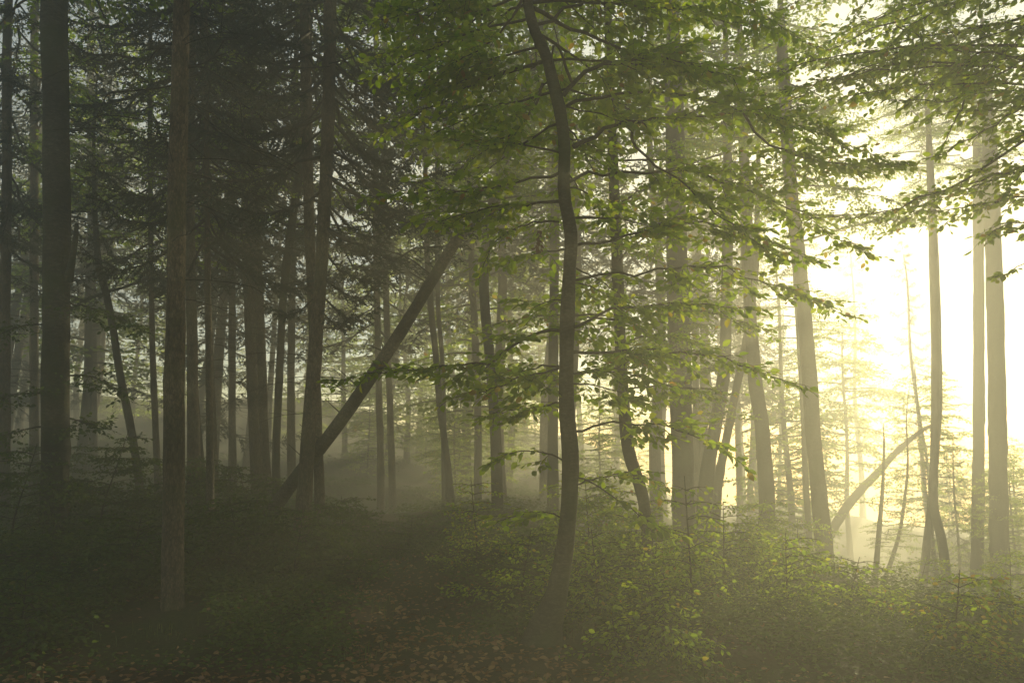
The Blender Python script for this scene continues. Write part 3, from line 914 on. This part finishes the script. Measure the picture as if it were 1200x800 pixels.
# the young spruce with drooping boughs behind the sunlit trunk
ys, ysb, yss, ysr = make_tree('young_spruce_tree', 'dark young spruce with drooping boughs behind the sunlit spruce trunk', 'tree', [(246, 600, 10), (245, 450, 9), (243, 300, 8), (242, 150, 7), (241, 0, 6)], 12.0, M['spruce_bark'], top=9.0, seed=150)
rng = np.random.default_rng(55)
def bough_parts(root, base, at, az, L, **kw):
    w, nd = MB(), MB()
    spruce_bough(w, nd, at, az, L, rng, **kw)
    b = w.build('bough', M['dead_wood'], root, base)
    tag(nd.build('needles', M['needle'], b, base, smooth=False), kind='stuff')


for i in range(44):
    z = 4.4 + 4.4 * i / 44
    j = int(np.argmin(np.abs(yss[:, 2] - z)))
    bough_parts(ys, ysb, yss[j], i * 2.4 + rng.normal(0, .4), rng.uniform(1.1, 2.1) * (1 - .5 * i / 44), sag=rng.uniform(.3, .5), dens=1.3, nl=.06)
# live boughs on the right of the log-bearing spruce, hanging over the mist
for i, (z, az, L) in enumerate([(6.6, -.2, 1.5), (6.1, .35, 1.4), (5.7, -.5, 1.5), (5.2, .1, 1.2), (4.5, -.3, 1.0), (4.2, .4, .9), (3.9, -.1, .85), (3.55, .2, .8), (3.4, -.6, .7), (3.6, 3.3, .7), (6.9, .6, 1.7), (7.2, -.4, 1.6), (6.4, 3.0, 1.3), (5.9, 3.5, 1.1), (4.8, -.2, 1.1), (5.5, .5, 1.3)]):
    j = int(np.argmin(np.abs(s3[:, 2] - z)))
    bough_parts(t3, t3b, s3[j], az, L, sag=.5, dens=1.5, nl=.06)
# a drooping dead-leafed bough on the thick mossy trunk
lv2 = Leaves()
for pts, y1 in [([(80, 355), (110, 362), (140, 372), (170, 390)], 10.4), ([(50, 380), (25, 382), (0, 392), (-20, 400)], 10.4), ([(82, 440), (105, 441), (130, 452), (150, 470)], 10.6), ([(50, 460), (20, 462), (-10, 470)], 10.3), ([(82, 490), (100, 495), (125, 502)], 10.5), ([(48, 500), (20, 505), (-10, 516)], 10.7)]:
    w = MB()
    spray(w, lv2, px_limb(pts, 11.0, y1), .014, rng, twig=.5, size=.06, step=.04, gap=.07, start=.1, n=12, warm=0)
    tag(w.build('branch', M['twig'], t1, t1b), kind='stuff')
mb = MB()
leaves_mesh(mb, *lv2.arrays())
tag(mb.build('foliage', M['herb_leaf'], t1, t1b), kind='stuff')

# dead branches on the sunlit spruce
DEAD = [([(219, 80), (235, 78), (248, 84), (262, 93), (275, 102), (281, 120), (284, 145), (290, 165), (306, 180), (330, 193), (350, 204)], 7.2),
        ([(219, 78), (240, 74), (250, 66), (258, 55), (262, 48)], 7.5), ([(220, 120), (232, 128), (242, 140), (262, 155), (290, 172), (320, 182), (346, 196)], 7.3),
        ([(281, 120), (300, 132), (320, 142), (342, 134)], 7.25), ([(219, 90), (226, 110), (232, 118), (241, 116)], 7.6),
        ([(203, 52), (190, 54), (176, 68), (166, 84), (150, 92)], 7.5), ([(203, 100), (180, 104), (140, 108), (125, 112), (117, 130), (112, 138)], 7.3)]
for pts, y1 in DEAD:
    w = MB()
    q = smoothpts(px_limb(pts, 7.8, y1), 20)
    tube(w, q, np.linspace(.009, .0025, 20), 5)
    for k in range(4):
        i = RNG.integers(8, 18)
        d = nrm(q[i + 1] - q[i] + RNG.normal(0, .02, 3))
        tube(w, q[i] + d * RNG.uniform(.1, .3) * np.linspace(0, 1, 4)[:, None] + RNG.normal(0, .006, (4, 3)) * np.linspace(0, 1, 4)[:, None], np.linspace(.004, .0015, 4), 4)
    w.build('dead_branch', M['dead_wood'], t2, t2b)
# thin dead branches between the trunks above the leaning log
for pts, y0, y1 in [([(386, 78), (352, 80), (318, 75), (300, 65), (285, 48)], 11.4, 10.5), ([(352, 100), (330, 92), (312, 80)], 11.5, 11.0), ([(386, 75), (410, 68), (440, 55)], 11.4, 11.0), ([(384, 205), (400, 212), (430, 218), (455, 222)], 11.4, 10.8)]:
    w = MB()
    tube(w, smoothpts(px_limb(pts, y0, y1), 12), np.linspace(.013, .004, 12), 5)
    w.build('dead_branch', M['dead_wood'], t3, t3b)

# ------------------------------------------------------------------ the leaning log
lg = P(312, 612, 13.0)
lroot = thing('leaning_log', 'broken bare trunk leaning diagonally, lodged against two upright trunks', 'log', (lg[0], lg[1], gz(lg[0], lg[1])))
lb = np.array(lroot.location)
pts = smoothpts(np.array([P(302, 622, 13.1), P(312, 608, 13.0), P(352, 553, 12.2), P(400, 492, 11.2), P(470, 388, 10.5), P(510, 322, 10.2), P(540, 273, 10.0)]), 40)
w = MB()
tube(w, pts, np.linspace(.108, .066, 40), 14, rough=.025)
w.build('trunk', M['log_bark'], lroot, lb)
for i, (dx, dy, dz, l) in enumerate([(-.5, 0, .35, .35), (-.6, .2, .5, .3), (-.4, -.3, .4, .35), (-.7, .1, .3, .22), (.3, -.5, -.3, .18), (-.5, -.2, .5, .3), (-.6, .2, .4, .25)]):
    b = pts[[16, 20, 23, 27, 30, 12, 34][i]]
    d = nrm([dx, dy, dz])
    w = MB()
    tube(w, b + d * (l + .07) * np.linspace(0, 1, 4)[:, None], np.linspace(.011, .004, 4), 5)
    w.build('branch_stub', M['dead_wood'], lroot, lb)
w = MB()
tube(w, smoothpts(px_limb([(505, 322), (480, 303), (450, 293), (432, 292)], 10.2, 9.8), 10), np.linspace(.012, .004, 10), 5)
w.build('dead_branch', M['dead_wood'], lroot, lb)

# ------------------------------------------------------------------ far wood fading into the mist
FARLIST = []
rng = np.random.default_rng(277)
TALL = [(590, 24.5), (640, 29), (672, 23), (716, 27), (745, 32), (770, 24), (545, 30), (830, 28), (1003, 57), (1080, 56)]
tm = {}
for nm, mat, r0, H in (('spruce', 'spruce_bark', .17, 17.0), ('beech', 'beech_bark', .15, 12.5)):
    mbt = MB()
    z = np.linspace(-.4, H, 26)
    c = np.stack([.10 * np.sin(z * .7) * np.clip(z, 0, 3) / 3, .08 * np.sin(z * .5 + 1), z], 1)
    tube(mbt, c, r0 * (1 - .8 * np.clip(z, 0, None) / H) + .06 * np.exp(-np.clip(z, 0, None) / .3), 10, rough=.03, rng=rng)
    tm[nm] = mbt.mesh('trunk', M[mat])
FAR = 0
PL = []
for q_, (px, y) in enumerate(TALL):
    x = (px - 600) / F * y
    PL.append((x, y))
    root = thing('spruce_tree', 'distant spruce veiled by olive mist behind the middle of the wood', 'tree', (x, y, gz(x, y)), 'far spruces in the middle mist' if px < 900 else 'far spruces in the right glow')
    root.rotation_euler = (0, rng.normal(0, .02), rng.uniform(0, 6.28))
    FARLIST.append((root, px, 'spruce'))
    root.scale = (1.1, 1.1, 1.08)
    link('trunk', tm['spruce'], root)
    add_crown(root, 'spruce_far', 2 if px < 900 else q_ % 2, rot=rng.uniform(0, 6.28), sc=1.05, z=-.4)
for i in range(38):                                          # low beech thicket under the far trees
    y = rng.uniform(24, 54) if i < 22 else rng.uniform(46, 57)
    px = rng.uniform(415, 800) if i < 22 else 20 + 26 * (i - 22) + rng.uniform(-8, 8)
    if px < 520 and y < 34:
        continue
    x = (px - 600) / F * y
    root = thing('beech_sapling', 'low leafy beech thicket plant veiled by olive mist between the far trunks', 'sapling', (x, y, gz(x, y)), 'low beeches in the far mist')
    FARLIST.append((root, px, 'low beech'))
    s = rng.uniform(.36, .55) if i < 22 else rng.uniform(.22, .34)
    root.scale = (s * 1.15, s * 1.15, s)
    root.rotation_euler = (0, 0, rng.uniform(0, 6.28))
    link('trunk', tm['beech'], root).scale = (.5, .5, .72)
    add_crown(root, 'beech_far', [0, 2][i % 2], rot=rng.uniform(0, 6.28))
for Y, n in ((20, 6), (24, 12), (29, 16), (34, 20), (39, 24), (44, 28), (49, 30)):
    for i in range(n):
        for tr in range(30):
            y = Y + rng.uniform(-2.3, 2.3)
            x = rng.uniform(-.68, .68) * y
            if all((x - a) ** 2 + (y - b) ** 2 > 2.2 for a, b in PL):
                break
        px = 600 + F * x / y
        if px > 760 and y < 22 or abs(px - 1054) < 16:                   # the opening under the sun
            continue
        if rng.random() < .8 and (abs(x - 1.2 - .466 * (y - 6.7)) < 3.2 or abs(x + 3.2 - .466 * (y - 18)) < 2.6):
            continue                                         # two openings the light comes in by
        if 500 < px <= 760 and y > 24 and rng.random() < 0.55:
            continue
        if px > 760 and rng.random() < 0.12:
            continue
        if 395 < px < 560 and y < 34:                        # the misty lane
            continue
        PL.append((x, y))
        sp = rng.random() < (0.85 if px < 450 else 0.75 if px < 890 else 0.3)
        if px < 450:
            lab, grp = ('distant spruce melting into the blue-grey mist behind the left trunks', 'far spruces in the left mist') if sp else ('distant leafy beech melting into the blue-grey mist at left', 'far beeches in the left mist')
        elif px < 760:
            lab, grp = ('distant spruce veiled by olive mist behind the middle of the wood', 'far spruces in the middle mist') if sp else ('distant leafy beech veiled by olive mist behind the middle of the wood', 'far beeches in the middle mist')
        else:
            lab, grp = ('distant spruce almost lost in the golden glow at right', 'far spruces in the right glow') if sp else ('distant leafy beech almost lost in the golden glow at right', 'far beeches in the right glow')
        tall = 500 < px < 890
        root = thing('spruce_tree' if sp else 'beech_tree', lab, 'tree', (x, y, gz(x, y)), grp)
        s = rng.uniform(.85, 1.08) if px < 890 else rng.uniform(.32, .5) if px > 1095 else rng.uniform(.55, .9) if px > 1010 else rng.uniform(.55, .75) if sp else rng.uniform(.7, .98)
        root.rotation_euler = (rng.normal(0, .03), rng.normal(0, .035), rng.uniform(0, 6.28))
        root.scale = (s, s, s * rng.uniform(.92, 1.05))
        FARLIST.append((root, px, 'spruce' if sp else 'beech'))
        link('trunk', tm['spruce' if sp else 'beech'], root)
        add_crown(root, 'spruce_far' if sp else 'beech_far', 2 if sp and tall else [0, 1, 1, 2][int(rng.integers(0, 4))] if sp else 1 if tall else [0, 0, 1, 2][int(rng.integers(0, 4))], rot=rng.uniform(0, 6.28))
        FAR += 1
print('far trees', FAR)
thin = np.random.default_rng(5)                              # the mist at left and centre keeps fewer stems than the glow
for item in list(FARLIST):
    root, px, kind = item
    if kind != 'low beech' and px < 760 and thin.random() < (.42 if px < 400 else .3):
        FARLIST.remove(item)
        for ch in list(root.children):
            bpy.data.objects.remove(ch)
        bpy.data.objects.remove(root)
MARKS = [(0, 'left edge'), (65, 'mossy trunk'), (205, 'sunlit spruce'), (300, 'brown pair'), (360, 'log-bearing spruce'), (455, 'faint lane stems'), (578, 'sturdy misty trunk'),
         (666, 'central beech'), (797, 'broad hazy trunk'), (889, 'slender grey trunk'), (949, 'tall leaning trunk'), (1020, 'forked sapling'), (1098, 'kinked stem'), (1170, 'wide right trunk'), (1200, 'right edge')]
ORD = 'first second third fourth fifth sixth seventh eighth ninth tenth eleventh twelfth thirteenth fourteenth fifteenth sixteenth seventeenth eighteenth nineteenth twentieth'.split()
gaps = {}
for root, px, kind in FARLIST:
    gaps.setdefault((kind, sum(px >= mk[0] for mk in MARKS)), []).append((px, root))
for (kind, g), items in gaps.items():
    items.sort(key=lambda a: a[0])
    for i, (px, root) in enumerate(items):
        where = 'beyond the left edge' if g == 0 else 'beyond the right edge' if g == len(MARKS) else 'between the %s and the %s' % (MARKS[g - 1][1], MARKS[g][1])
        root['label'] = 'distant %s, %s %s' % (kind, 'alone' if len(items) == 1 else ORD[i] + ' from left', where)
# the same wood goes on beside and behind the viewpoint, and keeps its open sky off the foreground
rng = np.random.default_rng(123)
for i, (x, y, kind) in enumerate([(-7.5, 3.5, 's'), (-10.5, -.5, 's'), (-5.5, -3.0, 's'), (-2.2, -5.5, 'b'), (2.0, -4.2, 's'), (5.2, -2.5, 'b'), (7.4, 1.4, 'b'), (9.8, -4.0, 's'), (-8.5, -7.5, 'b'), (0.0, -9.5, 's'), (5.0, -9.0, 'b'), (-13.5, 4.0, 's'), (-4.2, -11.5, 's'), (-13, -5.5, 's'), (-4.6, 0.2, 'b'), (11.5, 2.5, 'b')]):
    root = thing('spruce_tree' if kind == 's' else 'beech_tree', 'spruce of the same wood standing out of view beside or behind the viewpoint' if kind == 's' else 'beech of the same wood standing out of view beside or behind the viewpoint', 'tree', (x, y, gz(x, y)), 'spruces around the viewpoint' if kind == 's' else 'beeches around the viewpoint')
    root.rotation_euler = (rng.normal(0, .02), rng.normal(0, .02), rng.uniform(0, 6.28))
    link('trunk', tm['spruce' if kind == 's' else 'beech'], root)
    add_crown(root, 'spruce' if kind == 's' else 'beech', i % 3, rot=rng.uniform(0, 6.28), z=.6)

# ------------------------------------------------------------------ saplings and shrubs
def sapling(label, px, py, Y, H, n, L, seed, size=.05, name='beech_sapling', mat='beech_leaf', warm=.015, group=None, cat='shrub', z0=.12, step=.034, gap=.055):
    rg = np.random.default_rng(seed)
    a = P(px, py, Y)
    base = np.array([a[0], a[1], gz(a[0], a[1])])
    root = thing(name, label, cat, base, group)
    lv = Leaves()
    lean = rg.normal(0, .12, 2)
    st = np.array([[0, 0, -.1], [0, 0, H * .3], [lean[0] * H * .5, lean[1] * H * .5, H * .65], [lean[0] * H, lean[1] * H, H]]) + base
    sp_ = smoothpts(st, 12)
    sw = MB()
    tube(sw, sp_, np.linspace(.006 + .006 * H, .003, 12), 6)
    sw.build('stem', M['twig'], root, base)
    n = int(n * 1.9)
    for i in range(n):
        w = MB()
        u = z0 + (1 - z0) * (i + .5) / n
        j = min(11, int(u * 11))
        az = i * 2.4 + rg.normal(0, .5)
        l = L * rg.uniform(.55, 1.1) * (1 - .6 * u)
        h = np.array([math.cos(az), math.sin(az), 0])
        pts = np.stack([sp_[j] + h * l * q + UP * l * (.35 * q - .3 * q * q) for q in (0, .4, .75, 1)])
        spray(w, lv, pts, .004 + .002 * l, rg, twig=.42 * min(1.2, l / .7), size=size, step=step, gap=gap, start=.12, n=8, warm=warm)
        tag(w.build('branch', M['twig'], root, base), kind='stuff')
    mb = MB()
    leaves_mesh(mb, *lv.arrays())
    tag(mb.build('foliage', M[mat], root, base), kind='stuff')
    return root


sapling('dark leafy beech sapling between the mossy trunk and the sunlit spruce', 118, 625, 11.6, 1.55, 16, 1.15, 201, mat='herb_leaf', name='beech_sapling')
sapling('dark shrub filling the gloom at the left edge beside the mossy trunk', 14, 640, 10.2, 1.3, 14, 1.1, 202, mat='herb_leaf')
sapling('reddish tinted feathery sapling in mist left of the central beech foot', 558, 668, 10.2, 1.05, 14, .75, 203, size=.038, warm=.12)
sapling('bright green bush hugging the left side of the central beech foot', 612, 690, 8.2, .75, 12, .75, 204, warm=.04)
sapling('bright yellow-green bush right behind the central beech foot', 700, 700, 7.8, .75, 14, .85, 205, warm=.05)
sapling('wide low bush in the middle of the sunlit thicket right of the beech', 765, 710, 8.3, .8, 14, .95, 206, warm=.04)
sapling('olive bush at the back of the thicket under the broad hazy trunk', 745, 690, 10.5, 1.0, 14, 1.1, 207, warm=.03)
sapling('pale bush between the broad trunk and the bowed slender trunk', 850, 720, 9.8, .95, 14, 1.0, 208, warm=.03)
sapling('tall thin-stemmed sapling at the front of the thicket right of centre', 812, 770, 7.4, 1.25, 12, .7, 209, warm=.03)
sapling('low bush at the bottom edge of the thicket, right of centre', 770, 790, 6.6, .5, 12, .7, 210, warm=.03)
sapling('low leafy clump at bottom edge just right of the beech foot', 725, 785, 6.3, .3, 9, .5, 211, warm=.03)
sapling('hazy bush at the foot of the tall leaning trunk', 925, 770, 8.6, .8, 12, .8, 212, warm=.02)
sapling('sparse sapling with level twigs at the bottom right corner', 1125, 830, 7.6, .75, 9, .95, 213, size=.055, warm=.2)
sapling('misty low bush between the V-shaped sapling and the leaning trunk', 1000, 800, 9.0, .6, 10, .8, 214, warm=.02)
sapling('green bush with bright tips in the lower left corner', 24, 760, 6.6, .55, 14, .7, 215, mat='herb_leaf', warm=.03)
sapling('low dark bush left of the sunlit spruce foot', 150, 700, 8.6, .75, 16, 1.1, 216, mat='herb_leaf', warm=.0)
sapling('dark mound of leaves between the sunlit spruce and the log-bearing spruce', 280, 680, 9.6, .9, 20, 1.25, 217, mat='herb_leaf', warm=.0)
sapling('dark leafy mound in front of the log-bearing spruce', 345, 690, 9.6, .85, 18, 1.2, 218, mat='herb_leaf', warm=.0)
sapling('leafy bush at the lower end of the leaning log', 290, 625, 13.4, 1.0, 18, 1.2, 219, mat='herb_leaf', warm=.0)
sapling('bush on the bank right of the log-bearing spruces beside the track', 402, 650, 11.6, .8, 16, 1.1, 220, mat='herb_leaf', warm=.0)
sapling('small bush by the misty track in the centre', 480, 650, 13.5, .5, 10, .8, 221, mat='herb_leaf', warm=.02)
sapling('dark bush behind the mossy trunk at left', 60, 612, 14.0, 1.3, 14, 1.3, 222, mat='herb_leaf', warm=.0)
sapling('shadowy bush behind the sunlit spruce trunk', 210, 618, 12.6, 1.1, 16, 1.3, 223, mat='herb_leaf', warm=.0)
sapling('leafy bush in the pale gap behind the central beech foot', 690, 650, 12.0, 1.2, 16, 1.2, 224, warm=.02)
sapling('pale bush low in the glow under the slender grey trunk', 880, 690, 13.5, 1.2, 14, 1.2, 225, warm=.02)
sapling('hazy bush right of the bowed slender trunk', 935, 715, 14.5, 1.4, 14, 1.3, 226, warm=.02)
sapling('bright hazy bush behind the kinked stem at right', 1070, 760, 15.0, 1.5, 14, 1.4, 227, warm=.02)
sapling('hazy bush beside the wide trunk at the right edge', 1190, 790, 13.5, 1.4, 14, 1.3, 228, warm=.02)

# ------------------------------------------------------------------ ground cover, grass and fallen leaves
rng = np.random.default_rng(88)


def scatter(n, y0, y1, power, xw=.66):
    y = y0 + (y1 - y0) * rng.random(n) ** power
    x = rng.uniform(-xw, xw, n) * (y + .5)
    return x, y


def vnoise(x, y, s, ph):
    return (np.sin(x * s + ph) * np.sin(y * s * 1.13 + ph * 2) + np.sin(x * s * 2.1 + y * s * 1.3 + ph * 3) * .6 + np.sin(x * s * .6 - y * s * 1.9 + ph) * .6) / 2.2


lv = Leaves()
x, y = scatter(52000, 5.4, 40, 2.2)
pd = path_dist(x, y)
keep = (pd > .55 + .2 * vnoise(x, y, 2.0, 1)) & (vnoise(x, y, 1.4, .3) + rng.normal(0, .35, len(x)) > -.45) & ~((y < 6.4) & (rng.random(len(y)) < .8)) & ~((np.abs(x - .27 * y / 6.7) < .42) & (y < 6.9)) & ~((np.abs(x + 3.09 * y / 7.8) < .42) & (y > 6.2) & (y < 8.0))
x, y, pd = x[keep], y[keep], pd[keep]
hh = (.10 + .26 * np.clip(pd - .4, 0, 1.2) * (.6 + .4 * vnoise(x, y, 2.2, 2.0))) * rng.uniform(.3, 1.15, len(x))
z = ground_z(x, y)
k = 5
ang = rng.uniform(0, 6.28, (len(x), 1)) + np.arange(k)[None] * 1.3
off = rng.uniform(.02, .12, (len(x), k))
px_ = x[:, None] + np.cos(ang) * off
py_ = y[:, None] + np.sin(ang) * off
pz_ = z[:, None] + hh[:, None] * rng.uniform(.5, 1.0, (len(x), k))
pp = np.stack([px_, py_, pz_], -1).reshape(-1, 3)
dd = np.stack([np.cos(ang), np.sin(ang), rng.uniform(-.3, .4, ang.shape)], -1).reshape(-1, 3)
nn = UP + rng.normal(0, .4, dd.shape)
sz = (np.repeat(.026 + .0022 * y, k)) * rng.uniform(.7, 1.35, len(pp))
mb = MB()
lv.add(pp, dd, nn, sz, np.clip(rng.normal(.4, .22, len(pp)), 0, .85))
leaves_mesh(mb, *lv.arrays())
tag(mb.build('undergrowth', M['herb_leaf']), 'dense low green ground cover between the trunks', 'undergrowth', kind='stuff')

x, y = scatter(26000, 5.2, 16, 1.7)
pd = path_dist(x, y)
keep = (vnoise(x, y, 2.6, 4) + rng.normal(0, .25, len(x)) > np.where(y < 6.6, .75, .25)) & (pd > .12) & (pd < 1.8)
x, y = x[keep], y[keep]
z = ground_z(x, y)
n = len(x)
a = rng.uniform(0, 6.28, n)
ln = rng.uniform(.04, .16, n) * np.clip(.35 + (y - 5.2) * .35, .35, 1)
d = np.stack([np.cos(a), np.sin(a), np.zeros(n)], 1)
sd_ = np.stack([-np.sin(a), np.cos(a), np.zeros(n)], 1)
p0 = np.stack([x, y, z - .01], 1)
wd = .0028
bend = rng.uniform(.1, .9, n)[:, None]
p1 = p0 + UP * (ln * .6)[:, None] + d * ln[:, None] * bend * .3
p2 = p0 + UP * (ln * (1 - .35 * bend[:, 0]))[:, None] + d * ln[:, None] * bend
v = np.stack([p0 - sd_ * wd, p0 + sd_ * wd, p1 + sd_ * wd * .8, p1 - sd_ * wd * .8, p2], 1).reshape(-1, 3)
kk = np.arange(n)[:, None] * 5
mb = MB()
mb.add(v, np.array([[0, 1, 2, 3]]) + kk, np.array([[3, 2, 4]]) + kk, 0)
mb.qa = [rng.uniform(0, 1, n)]
mb.ta = [mb.qa[0]]
tag(mb.build('grass', M['grass']), 'thin grass along the edges of the leafy track', 'grass', kind='stuff')

x, y = scatter(26000, 5.0, 15, 2.3, .7)
pd = path_dist(x, y)
keep = (pd < .55 + .9 * rng.random(len(x)) ** 2) | (rng.random(len(x)) < .16)
x, y = x[keep], y[keep]
n = len(x)
mb = MB()
lv = Leaves()
a = rng.uniform(0, 6.28, n)
lv.add(np.stack([x, y, ground_z(x, y) + rng.uniform(-.03, .025, n) ], 1), np.stack([np.cos(a), np.sin(a), rng.normal(0, .25, n)], 1), UP + rng.normal(0, .35, (n, 3)), rng.uniform(.035, .07, n), rng.random(n))
leaves_mesh(mb, *lv.arrays())
tag(mb.build('leaf_litter', M['dead_leaf']), 'orange and brown fallen leaves strewn over the track', 'leaf litter', kind='stuff')

# ------------------------------------------------------------------ haze round everything
hz, nt, out = nodes_mat('haze_material')
pv = nt.nodes.new('ShaderNodeVolumePrincipled')
pv.inputs['Color'].default_value = (0.97, 0.95, 0.77, 1)
pv.inputs['Density'].default_value = HAZE_DENSITY
pv.inputs['Anisotropy'].default_value = HAZE_G
pv.inputs['Density Attribute'].default_value = ''
pv.inputs['Color Attribute'].default_value = ''
pv.inputs['Temperature Attribute'].default_value = ''
nt.links.new(pv.outputs[0], out.inputs['Volume'])
x0, x1, y0, y1, z0, z1 = -47, 47, -18, 62, -8.0, 21.5
v = [(x, y, z) for z in (z0, z1) for y in (y0, y1) for x in (x0, x1)]
mb = MB()
mb.add(v, [[0, 2, 3, 1], [4, 5, 7, 6], [0, 1, 5, 4], [2, 6, 7, 3], [0, 4, 6, 2], [1, 3, 7, 5]])
ho = mb.build('haze', hz, smooth=False)
tag(ho, kind='stuff')
